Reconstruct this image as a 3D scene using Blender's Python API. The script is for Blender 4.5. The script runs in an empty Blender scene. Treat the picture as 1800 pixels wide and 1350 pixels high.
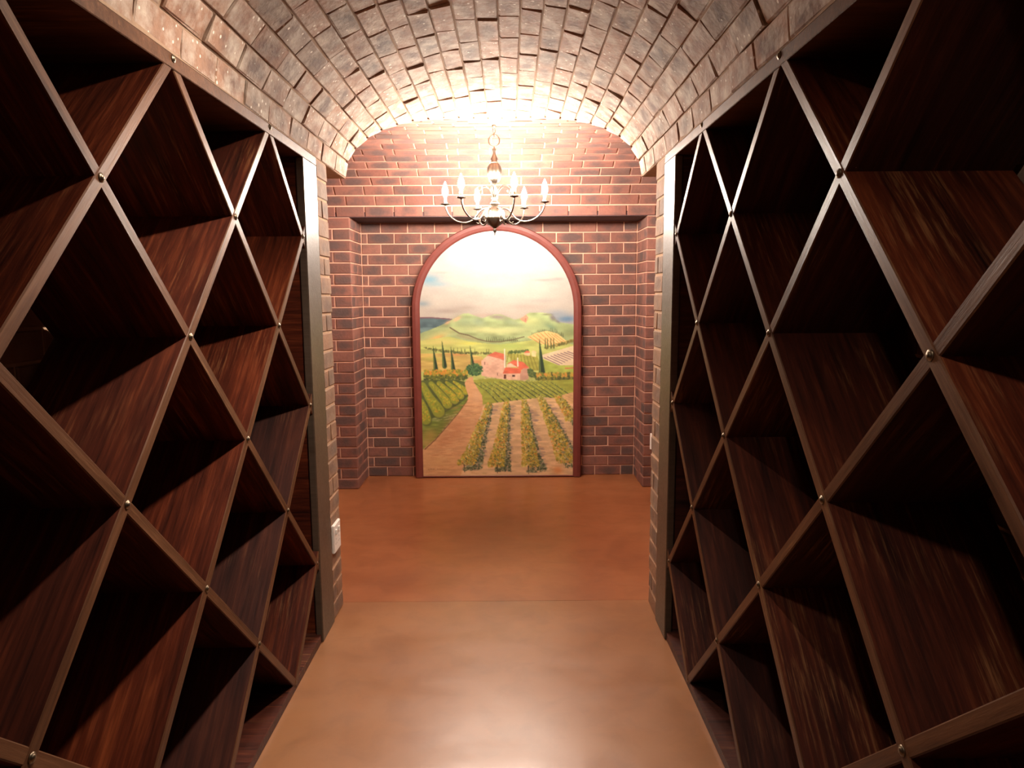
import bpy, bmesh, math, random
import numpy as np
from mathutils import Vector, Matrix

random.seed(7)
scene = bpy.context.scene
COL = scene.collection

# ------------------------------------------------------------------ camera, world, exposure
CH = 1.507                                   # camera height above the floor
F_PX, PITCH, YAW, ROLL = 1205.0, 0.12633, 0.002946, -0.00619
cd = bpy.data.cameras.new('camera')
cam = bpy.data.objects.new('camera', cd)
COL.objects.link(cam)
cd.sensor_width = 36.0
cd.lens = 36.0 * F_PX / 1800.0
cd.clip_start = 0.02
_cy, _sy, _c, _s = math.cos(YAW), math.sin(YAW), math.cos(PITCH), math.sin(PITCH)
_cr, _sr = math.cos(ROLL), math.sin(ROLL)
U = Vector((_cy, -_sy, 0)); V = Vector((-_s * _sy, -_s * _cy, -_c)); FWD = Vector((_c * _sy, _c * _cy, -_s))
RIGHT = _cr * U - _sr * V; DOWN = _sr * U + _cr * V
M = Matrix((RIGHT, -DOWN, -FWD)).transposed().to_4x4()
M.translation = (0, 0, CH)
cam.matrix_world = M
scene.camera = cam

w = bpy.data.worlds.new('world'); scene.world = w
w.use_nodes = True
w.node_tree.nodes['Background'].inputs[0].default_value = (0.0, 0.0, 0.0, 1)
w.node_tree.nodes['Background'].inputs[1].default_value = 0.0
scene.view_settings.view_transform = 'Standard'
scene.view_settings.look = 'None'
scene.view_settings.gamma = 1.0
scene.view_settings.use_curve_mapping = False
scene.view_settings.exposure = 1.7
BULB = 490.0        # emission of each chandelier bulb
SPOT, SPOT2 = 760.0, 190.0      # emission of the two small ceiling downlights

# ------------------------------------------------------------------ plan of the cellar (metres)
AL, AR = -0.8335, 0.6784                     # faces of the two racks
XC, HA, BC = (AL + AR) / 2, (AR - AL) / 2, 0.44      # corridor vault: centre, half span, rise
ZS = 2.111                                   # springing of the vaults
YC, A2, B2 = 4.45, 0.85, 0.45                # cross vault of the end room
YJ0, YJ1 = 3.06, 3.24                        # brick jambs
YP, YN = 5.30, 5.69                          # piers and niche back
NX0, NX1 = -1.205, 1.045                     # niche sides
RX0, RX1 = -1.78, 1.62                       # end room sides
YB = -1.1                                    # wall behind the camera
CRS = ZS / 25.0                              # brick course
BL = 0.22                                    # brick length with joint
JT = 0.009
DEPTH = 0.345                                 # rack depth
RY0, RY1 = -0.62, 2.868                      # rack from / to

# ------------------------------------------------------------------ helpers
def tag(o, label=None, cat=None, group=None, kind=None):
    if label: o['label'] = label
    if cat: o['category'] = cat
    if group: o['group'] = group
    if kind: o['kind'] = kind
    return o

def link(name, me, parent=None, mats=()):
    if isinstance(me, bmesh.types.BMesh):
        m = bpy.data.meshes.new(name); me.to_mesh(m); me.free(); me = m
    o = bpy.data.objects.new(name, me)
    COL.objects.link(o)
    for m in mats: 
        if m.name not in [x.name for x in me.materials if x]: me.materials.append(m)
    if parent: o.parent = parent
    return o

def empty(name, loc=(0, 0, 0)):
    o = bpy.data.objects.new(name, None); COL.objects.link(o); o.location = loc
    o.empty_display_size = 0.1
    return o

def pyd(name, verts, faces, smooth=False):
    me = bpy.data.meshes.new(name); me.from_pydata([tuple(v) for v in verts], [], faces); me.update()
    if smooth:
        for p in me.polygons: p.use_smooth = True
    return me

def box(bm, x0, x1, y0, y1, z0, z1, bevel=0.0):
    r = bmesh.ops.create_cube(bm, size=1.0)
    for v in r['verts']:
        v.co = Vector(((x0 + x1) / 2 + v.co.x * (x1 - x0), (y0 + y1) / 2 + v.co.y * (y1 - y0), (z0 + z1) / 2 + v.co.z * (z1 - z0)))
    if bevel > 0:
        es = list({e for v in r['verts'] for e in v.link_edges})
        bmesh.ops.bevel(bm, geom=es, offset=bevel, segments=1, affect='EDGES', profile=0.5)

def boxobj(name, b, mat, parent=None, bevel=0.0):
    bm = bmesh.new(); box(bm, *b, bevel=bevel)
    return link(name, bm, parent, (mat,))

def lathe(prof, seg=24, lobes=0, amp=0.0, cx=0, cy=0):
    vs, fs = [], []
    n = len(prof)
    for r, z in prof:
        for k in range(seg):
            t = 2 * math.pi * k / seg
            rr = r * (1 + amp * math.cos(lobes * t)) if lobes else r
            vs.append((cx + rr * math.cos(t), cy + rr * math.sin(t), z))
    for i in range(n - 1):
        for k in range(seg):
            k2 = (k + 1) % seg
            fs.append((i * seg + k, i * seg + k2, (i + 1) * seg + k2, (i + 1) * seg + k))
    fs.append(tuple(range(seg))[::-1]); fs.append(tuple((n - 1) * seg + k for k in range(seg)))
    return vs, fs

def smooth_path(pts, sub=6):
    P = [Vector(p) for p in pts]; out = []
    for i in range(len(P) - 1):
        p0, p1, p2, p3 = P[max(i - 1, 0)], P[i], P[i + 1], P[min(i + 2, len(P) - 1)]
        for k in range(sub):
            t = k / sub
            out.append(0.5 * ((2 * p1) + (p2 - p0) * t + (2 * p0 - 5 * p1 + 4 * p2 - p3) * t * t + (3 * p1 - p0 - 3 * p2 + p3) * t ** 3))
    out.append(P[-1]); return out

def tube(pts, r, seg=8, closed=False):
    vs, fs = [], []
    n = len(pts)
    prev = None
    for i, p in enumerate(pts):
        a = pts[(i - 1) % n] if (closed or i > 0) else pts[i]
        b = pts[(i + 1) % n] if (closed or i < n - 1) else pts[i]
        t = (b - a).normalized()
        if prev is None:
            ref = Vector((0, 0, 1)) if abs(t.z) < 0.9 else Vector((1, 0, 0))
            nrm = t.cross(ref).normalized()
        else:
            nrm = (prev - t * prev.dot(t)).normalized()
        prev = nrm; bn = t.cross(nrm)
        for k in range(seg):
            q = 2 * math.pi * k / seg
            vs.append(p + r * (math.cos(q) * nrm + math.sin(q) * bn))
    m = n if closed else n - 1
    for i in range(m):
        for k in range(seg):
            k2 = (k + 1) % seg; j = (i + 1) % n
            fs.append((i * seg + k, i * seg + k2, j * seg + k2, j * seg + k))
    if not closed:
        fs.append(tuple(range(seg))[::-1]); fs.append(tuple((n - 1) * seg + k for k in range(seg)))
    return vs, fs

# ------------------------------------------------------------------ materials
class NT:
    def __init__(s, name):
        s.m = bpy.data.materials.new(name); s.m.use_nodes = True
        s.t = s.m.node_tree; s.n = s.t.nodes; s.l = s.t.links
        s.b = s.n['Principled BSDF']
    def new(s, ty, **kw):
        n = s.n.new(ty)
        for k, v in kw.items(): setattr(n, k, v)
        return n
    def link(s, a, b): s.l.new(a, b)
    def val(s, sock, v):
        if isinstance(v, bpy.types.NodeSocket): s.link(v, sock)
        else: sock.default_value = v
    def math(s, op, a, b=0.0, clamp=False):
        n = s.new('ShaderNodeMath', operation=op); n.use_clamp = clamp
        s.val(n.inputs[0], a); s.val(n.inputs[1], b); return n.outputs[0]
    def vadd(s, a, b):
        n = s.new('ShaderNodeVectorMath', operation='ADD'); s.val(n.inputs[0], a); s.val(n.inputs[1], b); return n.outputs[0]
    def noise(s, vec, scale, detail=3.0, rough=0.55, dist=0.0):
        n = s.new('ShaderNodeTexNoise'); s.link(vec, n.inputs['Vector'])
        n.inputs['Scale'].default_value = scale; n.inputs['Detail'].default_value = detail
        n.inputs['Roughness'].default_value = rough; n.inputs['Distortion'].default_value = dist
        return n.outputs['Fac']
    def ramp(s, fac, stops, mode='LINEAR'):
        n = s.new('ShaderNodeValToRGB'); s.link(fac, n.inputs[0]); cr = n.color_ramp; cr.interpolation = mode
        while len(cr.elements) < len(stops): cr.elements.new(0.5)
        for e, (p, c) in zip(cr.elements, stops):
            e.position = p; e.color = (*c, 1) if len(c) == 3 else c
        return n.outputs[0]
    def mix(s, fac, a, b, blend='MIX'):
        n = s.new('ShaderNodeMix', data_type='RGBA', blend_type=blend)
        s.val(n.inputs[0], fac)
        for sock, v in ((n.inputs[6], a), (n.inputs[7], b)):
            if isinstance(v, bpy.types.NodeSocket): s.link(v, sock)
            else: sock.default_value = (*v, 1)
        return n.outputs[2]
    def bump(s, h, strength, dist=0.005):
        n = s.new('ShaderNodeBump'); n.inputs['Strength'].default_value = strength; n.inputs['Distance'].default_value = dist
        s.link(h, n.inputs['Height']); s.link(n.outputs[0], s.b.inputs['Normal'])
    def set(s, **kw):
        names = dict(color='Base Color', rough='Roughness', metal='Metallic', spec='Specular IOR Level', coat='Coat Weight', coatr='Coat Roughness')
        for k, v in kw.items():
            sock = s.b.inputs[names[k]]
            if isinstance(v, bpy.types.NodeSocket): s.link(v, sock)
            else: sock.default_value = (*v, 1) if isinstance(v, tuple) else v

def brick_coords(t):
    tc = t.new('ShaderNodeTexCoord').outputs['Object']
    oi = t.new('ShaderNodeObjectInfo').outputs['Random']
    gi = t.new('ShaderNodeNewGeometry').outputs['Random Per Island']
    r = t.math('FRACT', t.math('ADD', oi, gi))
    cmb = t.new('ShaderNodeCombineXYZ')
    for i, k in enumerate((37.0, 91.0, 53.0)): t.link(t.math('MULTIPLY', r, k), cmb.inputs[i])
    return t.vadd(tc, cmb.outputs[0]), r

def mat_brick(name, stops, smudge, dust=0.0, speck=0.0, rough=0.85):
    t = NT(name); v, r = brick_coords(t)
    c = t.ramp(r, stops)
    n1 = t.noise(v, 9.0, 4.0, 0.6)
    # kiln-burnt middle of some bricks
    sp = t.new('ShaderNodeSeparateXYZ'); t.link(t.new('ShaderNodeTexCoord').outputs['Object'], sp.inputs[0])
    ex = t.math('POWER', t.math('ABSOLUTE', t.math('MULTIPLY', sp.outputs[0], 9.5)), 2.0)
    ez = t.math('POWER', t.math('ABSOLUTE', t.math('MULTIPLY', sp.outputs[2], 26.0)), 2.0)
    mid = t.math('SUBTRACT', 1.0, t.math('ADD', ex, ez), True)
    pick = t.math('FRACT', t.math('MULTIPLY', r, 13.7))
    burn = t.math('ADD', n1, t.math('MULTIPLY', t.math('MULTIPLY', mid, pick), 0.42))
    c = t.mix(t.ramp(burn, [(0.48, (0, 0, 0)), (0.80, (smudge,) * 3)]), c, (0.07, 0.056, 0.056))
    n2 = t.noise(v, 60.0, 3.0)
    c = t.mix(t.math('MULTIPLY', n2, 0.5), c, t.mix(0.5, c, (0.0, 0.0, 0.0)), 'MIX')
    if dust > 0:
        n4 = t.noise(v, 14.0, 5.0, 0.65)
        c = t.mix(t.ramp(n4, [(0.42, (0, 0, 0)), (0.70, (dust,) * 3)]), c, (0.56, 0.47, 0.38))
    if speck > 0:
        vo = t.new('ShaderNodeTexVoronoi'); t.link(v, vo.inputs['Vector']); vo.inputs['Scale'].default_value = 36.0
        d = t.math('ADD', vo.outputs['Distance'], t.math('MULTIPLY', t.noise(v, 9.0, 2.0), 0.55))
        c = t.mix(t.ramp(d, [(0.37, (speck,) * 3), (0.42, (0, 0, 0))]), c, (0.78, 0.70, 0.60))
    t.set(color=c, rough=rough, spec=0.3)
    h = t.math('ADD', t.math('MULTIPLY', n1, 0.6), n2)
    t.bump(h, 0.5, 0.004)
    return t.m

def mat_mortar(name, a, b):
    t = NT(name); tc = t.new('ShaderNodeTexCoord').outputs['Object']
    n = t.noise(tc, 40.0, 4.0)
    t.set(color=t.mix(n, a, b), rough=0.95, spec=0.1); t.bump(n, 0.6, 0.004)
    return t.m

M_RED = mat_brick('wall_brick', [(0.0, (0.245, 0.105, 0.078)), (0.35, (0.20, 0.080, 0.060)), (0.62, (0.27, 0.118, 0.088)), (0.85, (0.17, 0.074, 0.057)), (1.0, (0.14, 0.075, 0.06))], 0.7)
M_VLT = mat_brick('vault_brick', [(0.0, (0.38, 0.205, 0.13)), (0.4, (0.32, 0.19, 0.128)), (0.7, (0.41, 0.205, 0.122)), (1.0, (0.27, 0.18, 0.13))], 0.6, dust=0.85, speck=0.95)
M_JMB = mat_brick('jamb_brick', [(0.0, (0.36, 0.20, 0.115)), (0.5, (0.30, 0.165, 0.095)), (1.0, (0.27, 0.17, 0.11))], 0.5, dust=0.15)
M_MRED = mat_mortar('pink_mortar', (0.50, 0.27, 0.19), (0.62, 0.38, 0.28))
M_MVLT = mat_mortar('brown_mortar', (0.27, 0.165, 0.11), (0.40, 0.27, 0.18))
M_MJMB = mat_mortar('pale_mortar', (0.42, 0.27, 0.17), (0.60, 0.42, 0.28))

def mat_wood(name, dark, mid, light, rough, spec, scuff=0.0, vary=0.0):
    t = NT(name); v, r = brick_coords(t)
    mp = t.new('ShaderNodeMapping'); t.link(v, mp.inputs['Vector']); mp.inputs['Scale'].default_value = (1.3, 22.0, 22.0)
    n = t.noise(mp.outputs[0], 1.6, 6.0, 0.62, 0.6)
    mp2 = t.new('ShaderNodeMapping'); t.link(v, mp2.inputs['Vector']); mp2.inputs['Scale'].default_value = (1.0, 3.0, 3.0)
    n2 = t.noise(mp2.outputs[0], 2.2, 3.0)
    mp3 = t.new('ShaderNodeMapping'); t.link(v, mp3.inputs['Vector']); mp3.inputs['Scale'].default_value = (3.5, 60.0, 60.0)
    n3 = t.noise(mp3.outputs[0], 1.6, 5.0, 0.7)
    f = t.math('ADD', t.math('ADD', t.math('MULTIPLY', n, 0.55), t.math('MULTIPLY', n2, 0.40)), t.math('MULTIPLY', t.math('SUBTRACT', n3, 0.5), 0.5))
    c = t.ramp(f, [(0.28, dark), (0.50, mid), (0.74, light)])
    if vary > 0:
        # whole boards differ: some stained greyer and darker than others
        k = t.math('FRACT', t.math('MULTIPLY', r, 7.31))
        c = t.mix(t.ramp(k, [(0.45, (0, 0, 0)), (1.0, (vary,) * 3)]), c, t.mix(n, (0.016, 0.009, 0.009), (0.055, 0.032, 0.028)))
    if scuff > 0:
        n4 = t.noise(v, 2.3, 2.0)
        m = t.math('MULTIPLY', t.ramp(n3, [(0.52, (0, 0, 0)), (0.68, (1, 1, 1))]), t.ramp(n4, [(0.52, (0, 0, 0)), (0.66, (scuff,) * 3)]))
        c = t.mix(m, c, (0.36, 0.19, 0.075))
    rr = t.math('ADD', t.math('MULTIPLY', n3, 0.35), rough - 0.16)
    t.set(color=c, rough=rr, spec=spec)
    t.bump(t.math('ADD', n, n3), 0.35, 0.002)
    return t.m

M_WOOD = mat_wood('dark_mahogany', (0.012, 0.0028, 0.0018), (0.085, 0.0155, 0.0055), (0.24, 0.054, 0.016), 0.45, 0.22, scuff=0.45, vary=0.6)
M_EDGE = mat_wood('lamplit_wood_edge', (0.05, 0.02, 0.010), (0.11, 0.046, 0.022), (0.19, 0.088, 0.044), 0.42, 0.10, scuff=0.4)  # same wood as the boards, lamplight on the edges put into a lighter colour
M_POST = mat_wood('varnished_post', (0.060, 0.040, 0.027), (0.085, 0.06, 0.042), (0.115, 0.083, 0.06), 0.38, 0.5)

def mat_simple(name, col, rough=0.5, metal=0.0, spec=0.5, emit=0.0, noise=0.0):
    t = NT(name)
    if noise > 0:
        tc = t.new('ShaderNodeTexCoord').outputs['Object']
        n = t.noise(tc, 30.0, 3.0)
        t.set(color=t.mix(n, tuple(x * (1 - noise) for x in col), tuple(min(1, x * (1 + noise)) for x in col)))
        t.bump(n, 0.1, 0.001)
    else: t.set(color=col)
    t.set(rough=rough, metal=metal, spec=spec)
    if emit > 0:
        t.b.inputs['Emission Color'].default_value = (1.0, 0.87, 0.74, 1); t.b.inputs['Emission Strength'].default_value = emit
    return t.m

M_BRASS = mat_simple('antique_silver_metal', (0.15, 0.125, 0.10), 0.38, 1.0, noise=0.2)
M_BOLT = mat_simple('dull_bolt_metal', (0.20, 0.155, 0.105), 0.4, 1.0, noise=0.15)
M_WHITE = mat_simple('white_plastic', (0.80, 0.77, 0.72), 0.35, noise=0.03)
M_GREY = mat_simple('grey_plastic', (0.45, 0.43, 0.40), 0.4, noise=0.03)
M_DARK = mat_simple('dark_hole', (0.03, 0.03, 0.03), 0.6, noise=0.05)
M_SLEEVE = mat_simple('ivory_candle_sleeve', (0.85, 0.78, 0.62), 0.5, noise=0.03)
M_BULB = mat_simple('lit_bulb', (1, 0.9, 0.75), 0.3, emit=BULB)
M_SPOT = mat_simple('lit_downlight', (1, 0.9, 0.75), 0.3, emit=SPOT)
M_SPOT2 = mat_simple('lit_downlight_near', (1, 0.9, 0.75), 0.3, emit=SPOT2)
M_LINTEL = mat_simple('shaded_lintel', (0.055, 0.026, 0.030), 0.7, noise=0.2)  # shade under the niche head is put into this near-black colour
M_STEEL = mat_simple('downlight_ring', (0.6, 0.58, 0.55), 0.3, 1.0, noise=0.05)

def mat_frame():
    t = NT('red_stained_frame'); tc = t.new('ShaderNodeTexCoord').outputs['Object']
    n = t.noise(tc, 14.0, 4.0)
    t.set(color=t.mix(n, (0.105, 0.025, 0.020), (0.185, 0.046, 0.036)), rough=0.38, spec=0.5); t.bump(n, 0.1, 0.002)
    return t.m
M_FRAME = mat_frame()

def mat_floor(name, a, b, c3):
    t = NT(name); tc = t.new('ShaderNodeTexCoord').outputs['Object']
    n = t.noise(tc, 1.3, 4.0, 0.55, 0.3); n2 = t.noise(tc, 7.0, 5.0, 0.6, 0.5); n3 = t.noise(tc, 2.6, 3.0, 0.5, 0.5)
    mp = t.new('ShaderNodeMapping'); t.link(tc, mp.inputs['Vector']); mp.inputs['Rotation'].default_value = (0, 0, 0.35); mp.inputs['Scale'].default_value = (2.2, 4.5, 1.0)
    n4 = t.noise(mp.outputs[0], 1.5, 4.0, 0.6, 0.6)                     # trowel sweeps
    c = t.ramp(n, [(0.28, a), (0.52, b), (0.80, c3)])
    c = t.mix(t.ramp(n2, [(0.45, (0, 0, 0)), (0.8, (0.45,) * 3)]), c, tuple(x * 0.62 for x in a))
    rr = t.math('ADD', t.math('MULTIPLY', n4, 0.26), 0.22)
    t.set(color=c, rough=rr, spec=0.62)
    t.bump(t.math('ADD', t.math('MULTIPLY', n3, 1.2), t.math('ADD', t.math('MULTIPLY', n4, 0.35), t.math('MULTIPLY', n2, 0.12))), 0.22, 0.012)
    return t.m
M_FL1 = mat_floor('sealed_brown_concrete', (0.24, 0.100, 0.041), (0.30, 0.132, 0.055), (0.35, 0.170, 0.075))
M_FL2 = mat_floor('sealed_orange_concrete', (0.24, 0.080, 0.030), (0.31, 0.112, 0.042), (0.37, 0.15, 0.06))

# ------------------------------------------------------------------ bricks
def brick_geo(z0, z1, xa0, xa1, xb0, xb1, T=0.045, c=0.004, jit=0.0, rng=random):
    """front face at y=0 looking to -y; xa at the lower edge z0, xb at the upper edge z1"""
    def J(k): return rng.uniform(-k, k) if k else 0.0
    front = [(xa0 + c, 0, z0 + c), (xa1 - c, 0, z0 + c), (xb1 - c, 0, z1 - c), (xb0 + c, 0, z1 - c)]
    ring = [(xa0, c * .8, z0), (xa1, c * .8, z0), (xb1, c * .8, z1), (xb0, c * .8, z1)]
    back = [(xa0, T, z0), (xa1, T, z0), (xb1, T, z1), (xb0, T, z1)]
    front = [(x + J(jit), y + J(jit), z + J(jit)) for x, y, z in front]
    ring = [(x + J(jit) * .6, y, z + J(jit) * .6) for x, y, z in ring]
    vs = front + ring + back
    fs = [(0, 1, 2, 3)]
    for i in range(4):
        j = (i + 1) % 4
        fs.append((4 + i, 4 + j, j, i)); fs.append((8 + i, 8 + j, 4 + j, 4 + i))
    return vs, fs

_brick_cache = {}
def brick_mesh(L, H, mat, jit=0.0015, nvar=4, T=0.045):
    key = (round(L, 3), round(H, 4), mat.name, random.randrange(nvar))
    if key not in _brick_cache:
        L2, H2 = L - JT, H - JT
        me = pyd('brick', *brick_geo(-H2 / 2, H2 / 2, -L2 / 2, L2 / 2, -L2 / 2, L2 / 2, T=T, jit=jit))
        me.materials.append(mat); _brick_cache[key] = me
    return _brick_cache[key]

def frame_mat(pos, xdir, ydir):
    x, y = Vector(xdir), Vector(ydir); z = x.cross(y)
    m = Matrix((x, y, z)).transposed().to_4x4(); m.translation = pos
    return m

def jitter(m, depth, ang):
    return m @ Matrix.Translation((0, random.uniform(-depth, depth), 0)) @ Matrix.Rotation(random.uniform(-ang, ang), 4, 'X') @ Matrix.Rotation(random.uniform(-ang, ang), 4, 'Z')

def put_brick(me, m, parent):
    o = bpy.data.objects.new('brick', me); COL.objects.link(o)
    o.parent = parent; o.matrix_basis = m
    return o

class Stuff:
    def __init__(s): s.v, s.f = [], []
    def add(s, geo, m):
        n = len(s.v); s.v += [m @ Vector(v) for v in geo[0]]; s.f += [tuple(n + i for i in f) for f in geo[1]]
    def box(s, m, L, H):
        L2, H2 = L - JT, H - JT
        s.add(brick_geo(-H2 / 2, H2 / 2, -L2 / 2, L2 / 2, -L2 / 2, L2 / 2), m)
    def build(s, name, mat, parent):
        o = link(name, pyd(name, s.v, s.f), parent, (mat,)); o['kind'] = 'stuff'; return o

def brick_wall(root, origin, xdir, ydir, length, z0, rows, mat, start=0.0, skip=None, depth=0.0015, ang=0.006, stuff=None, pattern=None):
    """running bond on a vertical face; origin = left end at floor, looking at the face"""
    o, xd = Vector(origin), Vector(xdir)
    for r in range(rows):
        if pattern: cuts = pattern(r)
        else:
            cuts = [0.0]; x = start + (BL / 2 if r % 2 else BL)
            while x < length - 0.03:
                if x > 0.03: cuts.append(x)
                x += BL
            cuts.append(length)
        for a, b in zip(cuts[:-1], cuts[1:]):
            zc = z0 + (r + 0.5) * CRS
            if skip and skip(a, b, zc): continue
            m = frame_mat(o + xd * ((a + b) / 2) + Vector((0, 0, zc)), xdir, ydir)
            m = jitter(m, depth, ang)
            if stuff is not None and stuff(a, b, zc) is not None:
                stuff(a, b, zc).box(m, b - a, CRS)
            else:
                put_brick(brick_mesh(b - a, CRS, mat), m, root)

# ------------------------------------------------------------------ floor
YF = 3.262
f1 = boxobj('floor', (AL - 0.7, AR + 0.7, YB - 0.1, YF, -0.10, 0.0), M_FL1)
tag(f1, 'glossy brown sealed concrete floor between the wine racks', 'floor', kind='structure')
f2 = boxobj('floor_end_room', (RX0 - 0.2, RX1 + 0.2, YF, YN + 0.2, -0.10, 0.0006), M_FL2)
tag(f2, 'orange brown sealed concrete floor below the chandelier', 'floor', kind='structure')

# ------------------------------------------------------------------ corridor vault
def ell_table(a, b, n=4000, t0=math.pi, t1=0.0):
    t = np.linspace(t0, t1, n); x, z = a * np.cos(t), b * np.sin(t)
    s = np.r_[0, np.cumsum(np.hypot(np.diff(x), np.diff(z)))]
    return t, x, z, s

_t, _x, _z, _ss = ell_table(HA, BC)
NCR = 23
bs = np.arange(NCR + 1) / NCR * _ss[-1]
bx = XC + np.interp(bs, _ss, _x); bz = ZS + np.interp(bs, _ss, _z)

def groin_y(z):
    q = min(max((z - ZS) / B2, 0.0), 1.0)
    return YC - A2 * math.sqrt(1 - q * q)

# mortar shell behind the bricks
sv, sf = [], []
off = 0.007
shx, shz = [], []
for k in range(0, 4 * NCR + 1):
    s = k / (4 * NCR) * _ss[-1]
    tt = float(np.interp(s, _ss, _t))
    n = Vector((math.cos(tt) / HA, 0, math.sin(tt) / BC)).normalized()
    p = Vector((XC + HA * math.cos(tt), 0, ZS + BC * math.sin(tt)))
    q = p + n * off
    ye = groin_y(p.z) + 0.0
    sv += [(q.x, YB, q.z), (q.x, ye, q.z)]
for k in range(4 * NCR): sf.append((2 * k, 2 * k + 1, 2 * k + 3, 2 * k + 2))
vault = link('ceiling', pyd('ceiling', sv, sf), None, (M_MVLT,))
tag(vault, 'dusty brick barrel vault over the corridor between the racks', 'ceiling', kind='structure')
stf = Stuff(); n_ind = 0
for k in range(NCR):
    pa, pb = Vector((bx[k], 0, bz[k])), Vector((bx[k + 1], 0, bz[k + 1]))
    tan = (pb - pa).normalized(); H = (pb - pa).length
    n = Vector((0, 1, 0)).cross(tan) * -1
    n = Vector((-tan.z, 0, tan.x))
    if n.dot(Vector(((pa.x + pb.x) / 2 - XC, 0, (pa.z + pb.z) / 2 - ZS + 0.3))) < 0: n = -n
    mid = (pa + pb) / 2
    ya, yb = groin_y(pa.z), groin_y(pb.z)
    L = random.choice((0.20, 0.13, 0.24, 0.17)) if k % 2 else random.choice((0.12, 0.22, 0.15))
    y = min(ya, yb) - L
    # end brick with its cut end following the groin
    m = frame_mat(Vector((mid.x, y, mid.z)), (0, 1, 0), n)
    zl = H / 2 - JT / 2
    za_hi, zb_hi = ya - y - 0.001, yb - y - 0.001
    if (m.to_3x3() @ Vector((0, 0, 1))).dot(tan) < 0: za_hi, zb_hi = zb_hi, za_hi
    me = pyd('brick', *brick_geo(-zl, zl, JT / 2, za_hi, JT / 2, zb_hi, T=0.06, c=0.004, jit=0.0015)); me.materials.append(M_VLT)
    put_brick(me, m @ Matrix.Translation((0, random.uniform(-0.003, 0.001), 0)), vault)
    n_ind += 1
    while y > YB + 0.02:
        L2 = min(BL * random.uniform(0.94, 1.06), y - YB)
        yc = y - L2 / 2
        m = jitter(frame_mat(Vector((mid.x, yc, mid.z)), (0, 1, 0), n), 0.0035, 0.015)
        if yc > 1.30:
            put_brick(brick_mesh(round(L2 / 0.011) * 0.011 + 0.004, H + 0.003, M_VLT, jit=0.003, nvar=3), m, vault); n_ind += 1
        else: stf.box(m, L2, H)
        y -= L2
stf.build('vault_brickwork', M_VLT, vault)

# ------------------------------------------------------------------ cross vault of the end room (axis along x)
_t2, _y2, _z2, _s2 = ell_table(A2, B2, t0=0.0, t1=math.pi)      # from the back springing over the crown to the front
NR = 26
sv, sf = [], []
NS = 104
for k in range(NS + 1):
    tt = float(np.interp(k / NS * _s2[-1], _s2, _t2))
    nn = Vector((0, math.cos(tt) / A2, math.sin(tt) / B2)).normalized()
    p = Vector((0, YC + A2 * math.cos(tt), ZS + B2 * math.sin(tt))) + nn * off
    q = (p.z - ZS) / BC
    wdt = HA * math.sqrt(max(0.0, 1 - min(1.0, max(q, 0)) ** 2)) if (tt > math.pi / 2) else 0.0
    sv += [(RX0, p.y, p.z), (XC - wdt, p.y, p.z), (XC + wdt, p.y, p.z), (RX1, p.y, p.z)]
for k in range(NS):
    a, b = 4 * k, 4 * k + 4
    sf.append((a, a + 1, b + 1, b)); sf.append((a + 2, a + 3, b + 3, b + 2))
rv = link('ceiling_end_room', pyd('ceiling_end_room', sv, sf), None, (M_MRED,))
tag(rv, 'red brick cross vault curving up behind the chandelier', 'ceiling', kind='structure')
stf = Stuff()
for k in range(NR):
    s0, s1 = k / NR * _s2[-1], (k + 1) / NR * _s2[-1]
    ta, tb = (float(np.interp(s, _s2, _t2)) for s in (s0, s1))
    pa = Vector((0, YC + A2 * math.cos(ta), ZS + B2 * math.sin(ta))); pb = Vector((0, YC + A2 * math.cos(tb), ZS + B2 * math.sin(tb)))
    tan = (pb - pa).normalized(); H = (pb - pa).length
    n = tan.cross(Vector((1, 0, 0))); mid = (pa + pb) / 2
    if n.dot(Vector((0, mid.y - YC, mid.z - ZS + 0.3))) < 0: n = -n
    x = RX0 + random.uniform(0.0, 0.05) - (0.11 if k % 2 else 0.0)
    while x < RX1:
        xa, xb = max(x, RX0), min(x + BL, RX1)
        x += BL
        if xb - xa < 0.03: continue
        xm = (xa + xb) / 2
        m = jitter(frame_mat(Vector((xm, mid.y, mid.z)), (1, 0, 0), n), 0.001, 0.005)
        if k < NR // 2:
            put_brick(brick_mesh(xb - xa, H, M_RED), m, rv)
        else:
            zz = min(pa.z, pb.z); q = (zz - ZS) / BC
            wdt = HA * math.sqrt(max(0.0, 1 - min(1.0, max(q, 0)) ** 2))
            if xb < XC - wdt or xa > XC + wdt: stf.box(m, xb - xa, H)
stf.build('cross_vault_brickwork', M_RED, rv)

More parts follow.
